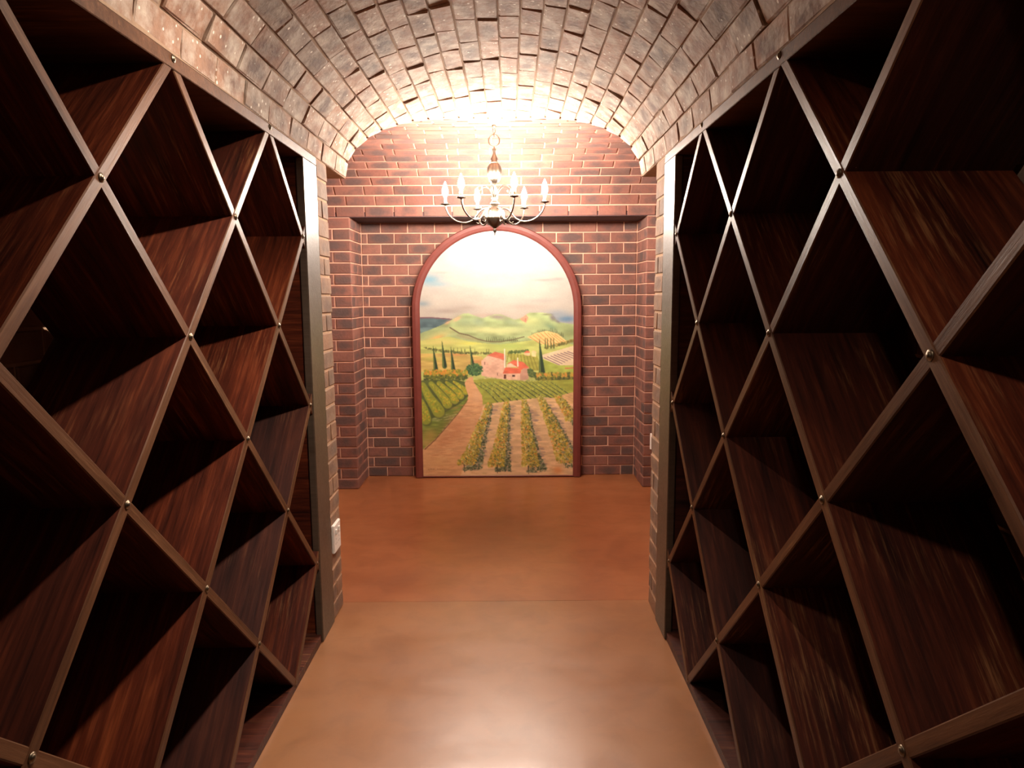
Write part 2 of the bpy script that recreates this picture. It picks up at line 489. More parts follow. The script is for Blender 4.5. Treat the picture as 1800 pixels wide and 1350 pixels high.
# ------------------------------------------------------------------ back wall with its niche, piers, lintel
wb = boxobj('wall_back', (NX0 - 0.05, NX1 + 0.05, YN + 0.006, YN + 0.25, 0.0, ZS + 0.02), M_MRED)
tag(wb, 'red brick back wall of the niche behind the arched painting', 'wall', kind='structure')
brick_wall(wb, (NX0, YN, 0), (1, 0, 0), (0, 1, 0), NX1 - NX0, 0.0, 25, M_RED, start=-0.06,
           skip=lambda a, b, z: (NX0 + a > -0.72 and NX0 + b < 0.50 and z < 1.35))
for side, x0, x1 in (('left', RX0, NX0), ('right', NX1, RX1)):
    bm = bmesh.new()
    if side == 'left': box(bm, x0, x1 - 0.006, YP + 0.006, YN + 0.25, 0, ZS)
    else: box(bm, x0 + 0.006, x1, YP + 0.006, YN + 0.25, 0, ZS)
    p = link('wall_pier_' + side, bm, None, (M_MRED,))
    tag(p, 'red brick pier at the %s edge of the niche' % side, 'wall', kind='structure')
    W = x1 - x0
    if side == 'left':
        pat = lambda r, W=W: [0.0] + [c for c in ([W - 0.44, W - 0.22] if r % 2 == 0 else [W - 0.36, W - 0.135]) if c > 0.03] + [W]
        brick_wall(p, (x0, YP, 0), (1, 0, 0), (0, 1, 0), W, 0.0, 25, M_RED, pattern=pat)
        brick_wall(p, (x1, YP, 0), (0, 1, 0), (-1, 0, 0), YN - YP, 0.0, 25, M_RED,
                   pattern=lambda r: [0.0, 0.11, 0.33, YN - YP] if r % 2 else [0.0, 0.22, YN - YP])
    else:
        pat = lambda r, W=W: [0.0] + ([0.22, 0.44] if r % 2 == 0 else [0.135, 0.36]) + [W]
        brick_wall(p, (x0, YP, 0), (1, 0, 0), (0, 1, 0), W, 0.0, 25, M_RED, pattern=pat)
        brick_wall(p, (x0, YN, 0), (0, -1, 0), (1, 0, 0), YN - YP, 0.0, 25, M_RED,
                   pattern=lambda r: [0.0, 0.06, 0.28, YN - YP] if r % 2 else [0.0, 0.17, YN - YP])
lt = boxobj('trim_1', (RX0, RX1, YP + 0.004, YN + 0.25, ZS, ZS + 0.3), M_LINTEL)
tag(lt, 'lintel soffit over the niche with the painting, shade put into its colour', 'lintel', kind='structure')

# ------------------------------------------------------------------ jambs, beams over them, room side walls, rack backing walls
def jamb(side):
    s = -1 if side == 'left' else 1
    fx = AL if side == 'left' else AR
    xo = RX0 if side == 'left' else RX1
    b = (xo, fx - 0.0035, YJ0, YJ1 - 0.004, 0, ZS) if side == 'left' else (fx + 0.0035, xo, YJ0, YJ1 - 0.004, 0, ZS)
    j = boxobj('wall_jamb_' + side, b, M_MJMB)
    tag(j, 'narrow brick jamb past the %s wine rack' % side, 'wall', kind='structure')
    W = YJ1 - YJ0
    pat = lambda r: [0.0, W] if r % 3 != 1 else [0.0, W * 0.42, W]
    if side == 'left': brick_wall(j, (fx, YJ0, 0), (0, 1, 0), (-1, 0, 0), W, 0.0, 25, M_JMB, pattern=pat, depth=0.001, ang=0.006)
    else: brick_wall(j, (fx, YJ1, 0), (0, -1, 0), (1, 0, 0), W, 0.0, 25, M_JMB, pattern=pat, depth=0.001, ang=0.006)
    # front wall of the end room (faces away from the camera)
    st = Stuff()
    x0, x1 = (xo, fx) if side == 'left' else (fx, xo)
    for r in range(25):
        x = x1 - (0.11 if r % 2 else 0.0)
        while x > x0 + 0.04:
            a = max(x0, x - BL)
            st.box(frame_mat(Vector(((a + x) / 2, YJ1, (r + .5) * CRS)), (-1, 0, 0), (0, -1, 0)), x - a, CRS); x -= BL
    st.build('jamb_brickwork', M_JMB, j)
    # beam that carries the end of the corridor vault
    x0, x1 = (xo, fx - 0.002) if side == 'left' else (fx + 0.002, xo)
    bm = boxobj('trim_2' if side == 'left' else 'trim_3', (x0, x1, YJ0, YC - A2 + 0.012, ZS + 0.001, ZS + 0.06), M_MVLT)
    tag(bm, 'dark beam soffit above the %s brick jamb' % side, 'beam', kind='structure')
jamb('left'); jamb('right')
for side, x in (('left', RX0), ('right', RX1)):
    s = -1 if side == 'left' else 1
    b = (x - 0.2, x - 0.004, YJ1, YN, 0, ZS + 0.5) if side == 'left' else (x + 0.004, x + 0.2, YJ1, YN, 0, ZS + 0.5)
    sw = boxobj('wall_room_' + side, b, M_MRED)
    tag(sw, 'red brick side wall of the end room on the %s' % side, 'wall', kind='structure')
    st = Stuff()
    for r in range(31):
        y = YJ1 - (0.11 if r % 2 else 0)
        while y < YP:
            a, e = max(y, YJ1), min(y + BL, YP); y += BL
            if e - a < .03: continue
            xd, yd = ((0, 1, 0), (-1, 0, 0)) if side == 'left' else ((0, -1, 0), (1, 0, 0))
            st.box(frame_mat(Vector((x, (a + e) / 2, (r + .5) * CRS)), xd, yd), e - a, CRS)
    st.build('side_brickwork', M_RED, sw)

for side in ('left', 'right'):
    x = AL - DEPTH - 0.012 if side == 'left' else AR + DEPTH + 0.012
    b = (x - 0.2, x - 0.006, YB, YJ0, 0, ZS + 0.02) if side == 'left' else (x + 0.006, x + 0.2, YB, YJ0, 0, ZS + 0.02)
    bw = boxobj('wall_' + side, b, M_MJMB)
    tag(bw, 'brick wall hidden behind the %s wine rack' % side, 'wall', kind='structure')
    st = Stuff()
    seen = (lambda a, b, z: None if (side == 'right' and z > 1.45 and z < 2.05 and YJ0 - b < 1.75 and YJ0 - a > 0.9) else st)
    if side == 'left': brick_wall(bw, (x, YB, 0), (0, 1, 0), (-1, 0, 0), YJ0 - YB, 0.0, 25, M_JMB, stuff=lambda a, b, z: st)
    else: brick_wall(bw, (x, YJ0, 0), (0, -1, 0), (1, 0, 0), YJ0 - YB, 0.0, 25, M_JMB, stuff=seen)
    st.build('wall_brickwork', M_JMB, bw)
wf = boxobj('wall_front', (AL - 0.6, AR + 0.6, YB - 0.2, YB, 0, ZS + 0.5), M_MJMB)
tag(wf, 'plain plastered wall closing the corridor behind the viewer', 'wall', kind='structure')
for side in ('left', 'right'):
    x0, x1 = (AL - DEPTH - 0.2, AL - 0.001) if side == 'left' else (AR + 0.001, AR + DEPTH + 0.2)
    tm = boxobj('trim_4' if side == 'left' else 'trim_5', (x0, x1, YB, YJ0, ZS + 0.001, ZS + 0.06), M_MVLT)
    tag(tm, 'masonry ledge above the %s wine rack' % side, 'ledge', kind='structure')

# ------------------------------------------------------------------ wine racks
LY0, LDY, LZ0, LDZ = 1.5600 * 1.15, 0.3015 * 1.15, CH + 0.515 * 1.15, 0.30 * 1.15
TB = 0.030

def rack(side):
    s = -1 if side == 'left' else 1
    fx = AL if side == 'left' else AR
    root = empty('wine_rack', (fx, (RY0 + RY1) / 2, 0))
    tag(root, 'dark mahogany diamond lattice wine rack along the %s wall of the corridor' % side, 'wine rack', 'built in diamond wine racks')
    inv = Matrix.Translation(-root.location)
    def part(name, o): o.parent = root; o.matrix_basis = inv @ o.matrix_basis; return o
    def b(x0, x1): return (min(fx + s * x0, fx + s * x1), max(fx + s * x0, fx + s * x1))
    TOPZ, BOTZ = ZS - 0.001, 0.0
    def slab(name, d0, d1, y0, y1, z0, z1, mat, bev=0.002):
        xa, xb = b(d0, d1)
        return part(name, boxobj(name, (xa, xb, y0, y1, z0, z1), mat, bevel=bev))
    slab('top_rail', -0.002, DEPTH, RY0, RY1 + 0.195, TOPZ - 0.036, TOPZ, M_EDGE)
    slab('bottom_rail', 0.004, DEPTH, RY0, RY1 + 0.01, BOTZ, BOTZ + 0.036, M_WOOD)
    po = slab('post', -0.004, 0.028, RY1 - 0.008, RY1 + 0.186, BOTZ, TOPZ - 0.036, M_POST, 0.004)
    slab('side_panel', 0.03, DEPTH, RY1 + 0.004, RY1 + 0.03, 0.036, TOPZ - 0.036, M_WOOD)
    zlo, zhi = 0.022, TOPZ - 0.018
    # the slope of the boards
    d = Vector((0, LDY, LDZ)).normalized()
    for fam in (1, -1):                      # 1: rising away from the camera, -1: falling
        for kk in range(-14, 14, 2):
            # node (row r, col c): y = LY0 + c*LDY, z = LZ0 - r*LDZ ; fam 1: r+c = kk ; fam -1: c-r = kk
            # line: z = LZ0 - r*LDZ, c = kk - r (fam 1) or kk + r
            def pt(r):
                c = kk - r if fam == 1 else kk + r
                return Vector((0, LY0 + c * LDY, LZ0 - r * LDZ))
            r_hi, r_lo = (LZ0 - zhi) / LDZ, (LZ0 - zlo) / LDZ
            # limit in y
            def r_at(y):
                c = (y - LY0) / LDY
                return kk - c if fam == 1 else c - kk
            ra, rb = sorted((r_at(RY0 + 0.01), r_at(RY1 + 0.002)))
            r0, r1 = max(r_hi, ra), min(r_lo, rb)
            if r1 - r0 < 0.08: continue
            A, B = pt(r0), pt(r1)
            if A.y > B.y: A, B = B, A
            L = (B - A).length; u = (B - A).normalized(); nrm = u.cross(Vector((1, 0, 0))).normalized()
            bm = bmesh.new()
            d0 = 0.0 if fam == 1 else 0.0015
            box(bm, -L / 2, L / 2, d0, DEPTH - d0, -TB / 2, TB / 2, bevel=0.0025)
            for f in bm.faces: f.material_index = 1 if f.calc_center_median().y < d0 + 0.002 else 0
            o = link('board', bm, None, ())
            o.data.materials.append(M_WOOD); o.data.materials.append(M_EDGE)
            ydir = Vector((s, 0, 0)); xdir = u; zdir = xdir.cross(ydir)
            m = Matrix((xdir, ydir, zdir)).transposed().to_4x4(); m.translation = Vector((fx, 0, 0)) + (A + B) / 2
            o.matrix_basis = m; part('board', o)
    # bolts at the crossings
    vs, fs = lathe([(0.0100, 0.0), (0.0100, 0.0018), (0.0070, 0.0022), (0.0060, 0.0042), (0.0035, 0.0055), (0.001, 0.006)], 12)
    bolt = pyd('bolt', vs, fs, True); bolt.materials.append(M_BOLT)
    for r in range(0, 7):
        for c in range(-7, 4):
            if (r + c) % 2: continue
            y, z = LY0 + c * LDY, LZ0 - r * LDZ
            if y < RY0 + 0.1: continue
            if r == 6: z = 0.034
            o = bpy.data.objects.new('bolt', bolt); COL.objects.link(o)
            zd = Vector((-s, 0, 0)); xd = Vector((0, 1, 0)); yd = zd.cross(xd)
            m = Matrix((xd, yd, zd)).transposed().to_4x4(); m.translation = (fx - s * (0.002 if r == 0 else (-0.004 if r == 6 else 0.0)), y if c < 3 else y - 0.006, z)
            o.matrix_basis = m; part('bolt', o)
    return root
rack('left'); rack('right')

# ------------------------------------------------------------------ arched painting leaning in the niche
PX0, PX1, PYF = -0.797, 0.588, 5.615           # outer frame
PXC, PHW = (PX0 + PX1) / 2, (PX1 - PX0) / 2
PTOP = CH + 0.592
PSP = PTOP - PHW                                # springing of the round head
FW = 0.064
pz0 = 0.006
root = empty('arched_painting', (PXC, PYF, 0.003))
tag(root, 'round-headed vineyard landscape painting in a red wooden frame standing in the niche', 'painting')

def arch_outline(hw, zb, n=40):
    pts = [(-hw, zb), ]
    for i in range(n + 1):
        t = math.pi - math.pi * i / n
        pts.append((hw * math.cos(t), PSP + hw * math.sin(t)))
    pts.append((hw, zb)); return pts

def build_frame():
    # section across the frame: (inward offset, forward)
    sec = [(0.0, 0.030), (0.0, 0.004), (0.006, -0.002), (0.030, -0.006), (0.052, 0.000), (0.060, 0.006), (FW, 0.012), (FW, 0.030)]
    vs, fs = [], []
    base = arch_outline(PHW, pz0)
    for i, (x, z) in enumerate(base):
        for (d, y) in sec:
            k = (PHW - d) / PHW
            if 1 <= i <= len(base) - 2: px, pz = x * k, PSP + (z - PSP) * k
            else: px, pz = x * k, z
            vs.append((PXC + px - root.location.x, PYF + y - root.location.y, pz - root.location.z))
    m = len(sec)
    for i in range(len(base) - 1):
        for j in range(m - 1): fs.append((i * m + j, i * m + j + 1, (i + 1) * m + j + 1, (i + 1) * m + j))
    o = link('frame', pyd('frame', vs, fs), root, (M_FRAME,))
    bm = bmesh.new(); box(bm, -(PHW - FW), PHW - FW, 0.004, 0.03, 0.004, 0.014, bevel=0.002)
    link('bottom_batten', bm, root, (M_FRAME,))
build_frame()

# --- the picture, painted in numpy on a fine grid and stored as a colour attribute
GW, GH = 330, 525
QX0, QX1, QY0, QY1 = 738.0, 1013.5, 398.0, 836.5
rs = np.random.RandomState(3)
gx = np.linspace(QX0, QX1, GW); gy = np.linspace(QY0, QY1, GH)
X, Y = np.meshgrid(gx, gy)
img = np.zeros((GH, GW, 3))
def vnoise(sx, sy, seed):
    r = np.random.RandomState(seed); nx, ny = int((QX1 - QX0) / sx) + 3, int((QY1 - QY0) / sy) + 3
    g = r.rand(ny, nx); fx_, fy_ = (X - QX0) / sx, (Y - QY0) / sy
    i, j = fx_.astype(int), fy_.astype(int); a, b_ = fx_ - i, fy_ - j
    a = a * a * (3 - 2 * a); b_ = b_ * b_ * (3 - 2 * b_)
    return (g[j, i] * (1 - a) + g[j, i + 1] * a) * (1 - b_) + (g[j + 1, i] * (1 - a) + g[j + 1, i + 1] * a) * b_
def C(*c): return np.array(c, float) / 255.0
def over(mask, col, a=1.0):
    global img
    k = (mask * a)[..., None]; img = img * (1 - k) + np.asarray(col) * k
def pmask(pts):
    m = np.zeros(X.shape, bool); n = len(pts)
    for i in range(n):
        x1, y1 = pts[i]; x2, y2 = pts[(i + 1) % n]
        if y1 == y2: continue
        c = ((y1 > Y) != (y2 > Y)) & (X < (x2 - x1) * (Y - y1) / (y2 - y1) + x1); m ^= c
    return m.astype(float)
def poly(pts, col, a=1.0, var=0.08, sx=9, sy=4, seed=0):
    m = pmask(pts); nz = 1 + var * 2 * (vnoise(sx, sy, seed + int(pts[0][0])) - .5)
    over(m, np.clip(np.asarray(col)[None, None] * nz[..., None], 0, 1), a)
def blob(x, y, rx, ry, col, a=1.0, soft=1.0, ang=0.0):
    c, s_ = math.cos(ang), math.sin(ang); dx, dy = X - x, Y - y
    d = ((dx * c + dy * s_) / rx) ** 2 + ((-dx * s_ + dy * c) / ry) ** 2
    over(np.exp(-d * 1.2 / soft), col, a)
def dab(x, y, rx, ry, col, a=0.9, ang=0.0):
    R = max(rx, ry) + 1.5
    i0, i1 = np.searchsorted(gx, (x - R, x + R)); j0, j1 = np.searchsorted(gy, (y - R, y + R))
    if i1 <= i0 or j1 <= j0: return
    dx, dy = X[j0:j1, i0:i1] - x, Y[j0:j1, i0:i1] - y
    c, s_ = math.cos(ang), math.sin(ang)
    d = np.sqrt(((dx * c + dy * s_) / rx) ** 2 + ((-dx * s_ + dy * c) / ry) ** 2)
    k = (np.clip((1.25 - d) * 2.5, 0, 1) * a)[..., None]
    img[j0:j1, i0:i1] = img[j0:j1, i0:i1] * (1 - k) + np.asarray(col) * k
def line(pts, w0, w1, col, a=1.0):
    L = [math.hypot(pts[i + 1][0] - pts[i][0], pts[i + 1][1] - pts[i][1]) for i in range(len(pts) - 1)]; T = sum(L); acc = 0
    for i, l in enumerate(L):
        n = max(2, int(l / 0.7))
        for k in range(n):
            t = k / n; f = (acc + t * l) / T; wd = w0 + (w1 - w0) * f
            dab(pts[i][0] + t * (pts[i + 1][0] - pts[i][0]), pts[i][1] + t * (pts[i + 1][1] - pts[i][1]), wd / 2, wd / 2, col, a)
        acc += l
def foliage(pts, w0, w1, cols, n, size=(1.0, 2.6), a=0.85, bias=0.0):
    for _ in range(n):
        f = rs.rand() ** 0.8 * (len(pts) - 1); i = min(int(f), len(pts) - 2); t = f - i
        w_ = w0 + (w1 - w0) * f / (len(pts) - 1)
        x = pts[i][0] + t * (pts[i + 1][0] - pts[i][0]) + (rs.rand() - .5 + bias) * w_
        y = pts[i][1] + t * (pts[i + 1][1] - pts[i][1]) + (rs.rand() - .5) * 3
        s_ = size[0] + rs.rand() * (size[1] - size[0])
        dab(x, y, s_, s_ * (0.5 + .5 * rs.rand()), C(*cols[rs.randint(len(cols))]) * (0.88 + .24 * rs.rand()), a, rs.rand() * 3)

# sky
g = np.clip((Y - 398) / 160, 0, 1)[..., None]
img = C(238, 236, 231) * (1 - g) + C(231, 224, 209) * g
n1, n2 = vnoise(34, 13, 5), vnoise(15, 6, 6)
img = np.clip(img * (0.95 + 0.08 * (n1 * .6 + n2 * .4))[..., None], 0, 1)
for x, y, rx, ry, col, a in [(757, 482, 20, 9, (150, 205, 232), .75), (772, 490, 24, 5, (175, 215, 232), .6), (748, 470, 10, 8, (185, 220, 236), .5), (872, 492, 26, 5, (180, 216, 230), .65),
        (884, 487, 16, 3, (165, 205, 226), .5), (744, 524, 14, 5, (160, 190, 205), .6), (1000, 552, 20, 7, (125, 168, 208), .85), (985, 543, 22, 8, (180, 200, 215), .6),
        (790, 537, 34, 5, (190, 178, 170), .55), (820, 531, 24, 4, (200, 188, 176), .5), (960, 484, 20, 2.2, (186, 180, 176), .6), (985, 482, 12, 2.5, (170, 165, 165), .4),
        (930, 530, 40, 6, (214, 203, 190), .6), (955, 520, 26, 4, (200, 196, 190), .4), (780, 470, 14, 2, (196, 190, 186), .4), (850, 545, 34, 4, (232, 208, 190), .6)]:
    blob(x, y, rx, ry, C(*col), min(1.0, a * 1.25))
img *= 0.84
sky = img.copy()
# far hills
poly([(736, 549), (757, 548), (790, 551), (803, 556), (772, 568), (736, 578)], C(92, 116, 122), 1, .12)
line([(736, 548.6), (757, 548.4), (790, 551), (800, 553)], 2.2, 2.0, C(122, 92, 102), .9)
blob(752, 572, 20, 5, C(120, 150, 140), .7)
ridge = [(736, 577), (756, 570), (776, 562), (790, 555), (806, 547), (815, 542), (825, 541), (838, 546), (850, 550), (862, 546), (872, 543), (882, 543), (895, 548), (908, 553), (920, 550), (928, 544), (934, 541), (958, 541), (972, 543), (979, 552), (987, 558), (1015, 562), (1015, 650), (736, 650)]
poly(ridge, C(146, 164, 116), 1, .14, 12, 5)
for x, y, rx, ry, col, a, an in [(818, 556, 17, 10, (140, 160, 122), .85, .4), (842, 556, 14, 8, (132, 152, 124), .8, .3), (878, 548, 16, 4, (128, 116, 118), .85, .1), (905, 558, 18, 5, (140, 160, 128), .7, .2),
        (862, 571, 44, 6, (200, 202, 142), .8, .05), (905, 572, 40, 6, (186, 196, 140), .7, -.05), (775, 577, 32, 6, (186, 190, 128), .8, -.25), (768, 584, 15, 4, (222, 170, 100), .8, -.3), (760, 592, 24, 5, (206, 196, 128), .8, 0),
        (936, 556, 18, 8, (182, 192, 130), .8, 0), (975, 550, 7, 4, (112, 104, 112), .85, .7), (984, 557, 5, 2, (110, 105, 110), .8, .5), (965, 544, 10, 1.6, (112, 112, 92), .8, 0), (995, 568, 22, 5, (140, 158, 108), .8, .1), (972, 566, 12, 5, (112, 140, 110), .75, .5), (1005, 580, 14, 6, (128, 140, 92), .7, 0), (805, 551, 8, 3, (222, 160, 130), .8, -.5), (788, 557, 6, 3, (216, 160, 128), .7, -.5)]:
    blob(x, y, rx, ry, C(*col), a, 1, an)
poly([(917, 552), (928, 544), (932, 549), (928, 559)], C(214, 136, 112), .9)
line([(927, 551), (926, 557)], 1.4, 1, C(180, 92, 78), .8)
# lower slopes, fields
poly([(736, 590), (790, 582), (830, 592), (880, 597), (950, 588), (1015, 598), (1015, 670), (736, 670)], C(176, 186, 108), 1, .1, 18, 4)
blob(775, 592, 36, 6, C(206, 198, 124), .8); blob(828, 594, 20, 3, C(206, 206, 96), .7); blob(900, 600, 34, 6, C(160, 184, 100), .85)
line([(792, 566), (808, 576), (825, 580), (842, 587), (858, 591), (880, 592), (905, 588), (925, 583)], 2.2, 1.6, C(104, 96, 72), .85)
blob(822, 584, 22, 3, C(146, 134, 102), .6, 1, .25)
for x in np.r_[np.arange(857, 912, 3.4), np.arange(938, 996, 2.8)]:
    h = 4 + rs.rand() * 6; y = 591 if x < 915 else 577 + (x - 965) ** 2 / 120.0
    line([(x, y - h), (x + .2, y)], .6, 2.0, C(92, 98, 66), .85)
# terraced vineyard at the right
poly([(930, 584), (945, 577), (965, 573), (984, 578), (1000, 591), (976, 600), (955, 596)], C(226, 186, 122), 1, .06)
for i in range(8):
    line([(934 + i * 6.5, 583 - min(i, 4) * 1.9 + max(0, i - 4) * 1.5), (956 + i * 6.2, 598 - i * .6)], 1.1, 1.0, C(160, 112, 70), .75)
foliage([(958, 604), (975, 600), (995, 595), (1013, 590)], 5, 7, [(120, 116, 62), (150, 138, 80), (96, 96, 56)], 110)
for x in (962, 966, 972, 977): line([(x, 585), (x + .5, 604)], .8, 3.0, C(92, 100, 60), .9)
poly([(955, 616), (1015, 599), (1015, 634), (985, 634), (957, 622)], C(216, 198, 164), 1, .05)
for i in range(8): line([(960 + i * 6, 620.5 - i * 1.5), (988 + i * 5, 634 - i * 2.4)], 1.7, 1.4, C(132, 112, 116), .85)
poly([(958, 624), (985, 634), (1015, 636), (1015, 652), (950, 650)], C(156, 172, 82), 1, .1)
line([(998, 640), (1014, 639)], 2.2, 2.2, C(190, 120, 84), .8)
# left fields and the row of trees
poly([(736, 612), (800, 611), (850, 618), (850, 640), (736, 645)], C(190, 168, 98), 1, .12, 20, 3)
blob(806, 614, 20, 2.2, C(202, 138, 92), .7); blob(760, 622, 20, 4, C(168, 176, 88), .7); blob(840, 627, 14, 4, C(188, 120, 84), .6)
foliage([(744, 602), (770, 606), (800, 610), (830, 612), (864, 612)], 3, 3, [(96, 104, 60), (122, 124, 74), (84, 92, 56)], 150, (.8, 2.0))
for x in (766, 798, 805, 812, 818, 836, 857, 861): line([(x, 600 + (x - 766) * .05), (x, 610 + (x - 766) * .04)], .6, 2.2, C(90, 100, 58), .9)
# vineyard behind the house
poly([(893, 612), (948, 617), (955, 642), (930, 646), (905, 630)], C(158, 160, 76), 1, .08)
for i in range(9): line([(896 + i * 5.5, 613 + i * .6), (893 + i * 7, 628 + i * 2)], 1.2, 1.2, C(112, 112, 56), .7)
foliage([(897, 610), (915, 610), (930, 607)], 3, 3, [(80, 104, 58), (100, 112, 64)], 40)
poly([(924, 611), (931, 608), (935, 611), (934, 617), (925, 616)], C(222, 186, 146)); poly([(924, 611.5), (929, 607.5), (935, 610), (934, 612)], C(204, 112, 84))
poly([(938, 609), (942, 607.5), (946, 610), (945, 619), (938, 618)], C(226, 202, 150))
# house
poly([(847, 626), (860, 615), (870, 611), (889, 624), (889, 659), (862, 655), (847, 652)], C(212, 174, 150), 1, .07, 5, 3)
poly([(858, 616), (872, 609.5), (890, 614), (888, 624)], C(202, 112, 86), 1, .08)
line([(858, 616), (873, 618), (888, 625)], 1.2, 1.2, C(182, 120, 98), .8)
blob(868, 640, 12, 8, C(186, 146, 124), .5); line([(853.5, 628), (853.5, 633)], 1.4, 1.4, C(86, 62, 54)); line([(876, 648), (876, 652)], 1.2, 1.2, C(96, 70, 62))
line([(889, 605), (889.3, 638)], 1.6, 2.2, C(240, 226, 206)); line([(891, 616), (891.2, 636)], 1.6, 1.6, C(160, 140, 126), .8)
poly([(894, 631), (905, 624.5), (922, 628), (933, 638), (920, 642), (911, 637), (897, 637)], C(204, 108, 82), 1, .08)
poly([(894, 632), (900, 630), (911, 636.5), (892, 638)], C(226, 192, 162))
line([(912.5, 621), (912.7, 636)], 2.0, 2.4, C(236, 222, 202))
poly([(890, 637.5), (920, 639.5), (917, 649), (885.5, 649)], C(202, 104, 78), 1, .08)
poly([(885.5, 649), (917, 649), (917, 663), (885.5, 660)], C(212, 176, 150), 1, .06, 4, 3)
poly([(917, 648), (921, 640), (933, 638.5), (932, 659), (917, 663)], C(186, 148, 126), 1, .06)
poly([(887.5, 650), (891.5, 650), (891.5, 658), (887.5, 657.5)], C(92, 56, 46)); poly([(902.5, 651), (907.5, 651), (907.5, 654.5), (902.5, 654.5)], C(84, 62, 56))
foliage([(850, 656), (885, 662), (932, 663)], 5, 5, [(176, 170, 126), (150, 154, 96), (196, 184, 140)], 90)
# trees by the house
foliage([(834, 641), (835, 643)], 24, 22, [(66, 100, 62), (80, 116, 74), (54, 84, 56), (98, 132, 86)], 60, (1.5, 3.2))
for _ in range(230):
    r_, q = rs.rand() ** .5, rs.rand() * 6.28
    dab(835 + 14.5 * r_ * math.cos(q), 641 + 10.5 * r_ * math.sin(q), 1.7, 1.2, C(*[(66, 100, 62), (84, 120, 76), (52, 82, 56)][rs.randint(3)]), .9, q)
for x, t_, b_, w_ in ((761.5, 599, 640, 7), (777.5, 590, 636, 7.5), (793, 600, 645, 7.5), (827.5, 599, 632, 5.5), (951.5, 587, 649, 10)):
    x2 = x + (4 if x < 900 else 5)
    line([(x, t_), (x + (x2 - x) * .5, (t_ + b_) / 2), (x2, b_)], .6, w_, C(70, 92, 58), .95)
    line([(x + .8, t_ + 5), (x2 + 1.4, b_ - 1)], .4, w_ * .55, C(46, 64, 48), .9)
    line([(x - .5, t_ + 8), (x2 - w_ * .35, b_)], .4, 1.6, C(112, 130, 70), .7)
foliage([(752, 648), (770, 645), (790, 650), (818, 652)], 14, 14, [(206, 146, 62), (186, 160, 66), (214, 128, 58), (128, 134, 56), (150, 150, 62)], 260)
for _ in range(420):
    x = 744 + rs.rand() * 78; y = 642 + rs.rand() * 18
    col = [(208, 138, 60), (190, 162, 66), (118, 128, 54), (146, 148, 60)][rs.randint(4)] if y < 651 else [(84, 96, 52), (66, 78, 54), (110, 118, 52)][rs.randint(3)]
    dab(x, y, 2.2, 1.5, C(*col), .85, rs.rand() * 3)
for _ in range(330):
    x = 944 + rs.rand() * 70; y = 648 + rs.rand() * 13
    b_ = abs(((x - 944) % 15) - 7.5) / 7.5
    col = [(204, 142, 72), (182, 158, 70), (128, 134, 58)][rs.randint(3)] if y < 655 and b_ < .75 else [(96, 104, 56), (74, 82, 54), (128, 126, 58)][rs.randint(3)]
    dab(x, y, 2.2, 1.5, C(*col), .85, rs.rand() * 3)
foliage([(935, 642), (940, 655)], 10, 10, [(70, 92, 58), (92, 108, 62)], 70)
# left vineyard with its grass verge
poly([(736, 660), (800, 659), (822, 664), (825, 690), (800, 720), (744, 784), (736, 784)], C(84, 98, 56), 1, .1)
poly([(736, 738), (775, 722), (808, 702), (824, 688), (824, 700), (796, 728), (765, 763), (742, 785), (736, 785)], C(112, 132, 62), 1, .15, 12, 2)
blob(752, 760, 16, 14, C(178, 150, 82), .75); blob(745, 774, 12, 8, C(196, 160, 98), .7)
for _ in range(40): dab(740 + rs.rand() * 70, 728 + (rs.rand() - .5) * 12, 5, .7, C(168, 176, 128), .5, -.15)
for pts, w0, w1 in (([(736, 700), (742, 715), (746, 732)], 13, 17), ([(741, 668), (752, 690), (764, 708), (770, 718)], 9, 19), ([(756, 666), (770, 682), (781, 695), (786, 704)], 8, 15),
                    ([(770, 665), (784, 678), (795, 688), (799, 697)], 7, 13), ([(784, 664), (797, 674), (806, 682), (810, 690)], 5, 11), ([(798, 663), (809, 671), (816, 677), (819, 683)], 4, 9)):
    line([(p[0] + 1, p[1] + 2) for p in pts], w0 + 1, w1 + 1, C(76, 84, 58), .4)
    line(pts, w0, w1, C(138, 150, 62), .95)
    foliage(pts, w0 * .9, w1 * .9, [(158, 168, 66), (178, 172, 62), (126, 146, 60), (190, 160, 60)], 130, (.9, 2.0), .7)
# track
poly([(824, 655), (832, 654), (832, 660), (838, 672), (847, 684), (851, 696), (849, 712), (838, 742), (822, 780), (812, 838), (736, 838), (736, 788), (760, 768), (786, 741), (806, 718), (820, 700), (823, 688), (818, 672), (817, 664)], C(206, 162, 118), 1, .07, 14, 3)
blob(800, 745, 24, 22, C(184, 130, 92), .6, 1, -.8); blob(780, 768, 26, 10, C(176, 120, 84), .55, 1, -.6); blob(770, 810, 34, 18, C(210, 170, 116), .6); blob(838, 690, 9, 14, C(216, 178, 140), .6)
for _ in range(150):
    y = 705 + rs.rand() * 128; x = 825 - (y - 700) * .45 + (rs.rand() - .5) * 46
    dab(x, y, 3 + rs.rand() * 6, .6, C(*[(176, 122, 86), (222, 184, 140), (196, 142, 98)][rs.randint(3)]), .45, -.05)
line([(822, 695), (806, 718), (786, 741), (762, 768), (742, 786)], 1.2, 1.8, C(112, 84, 58), .8)
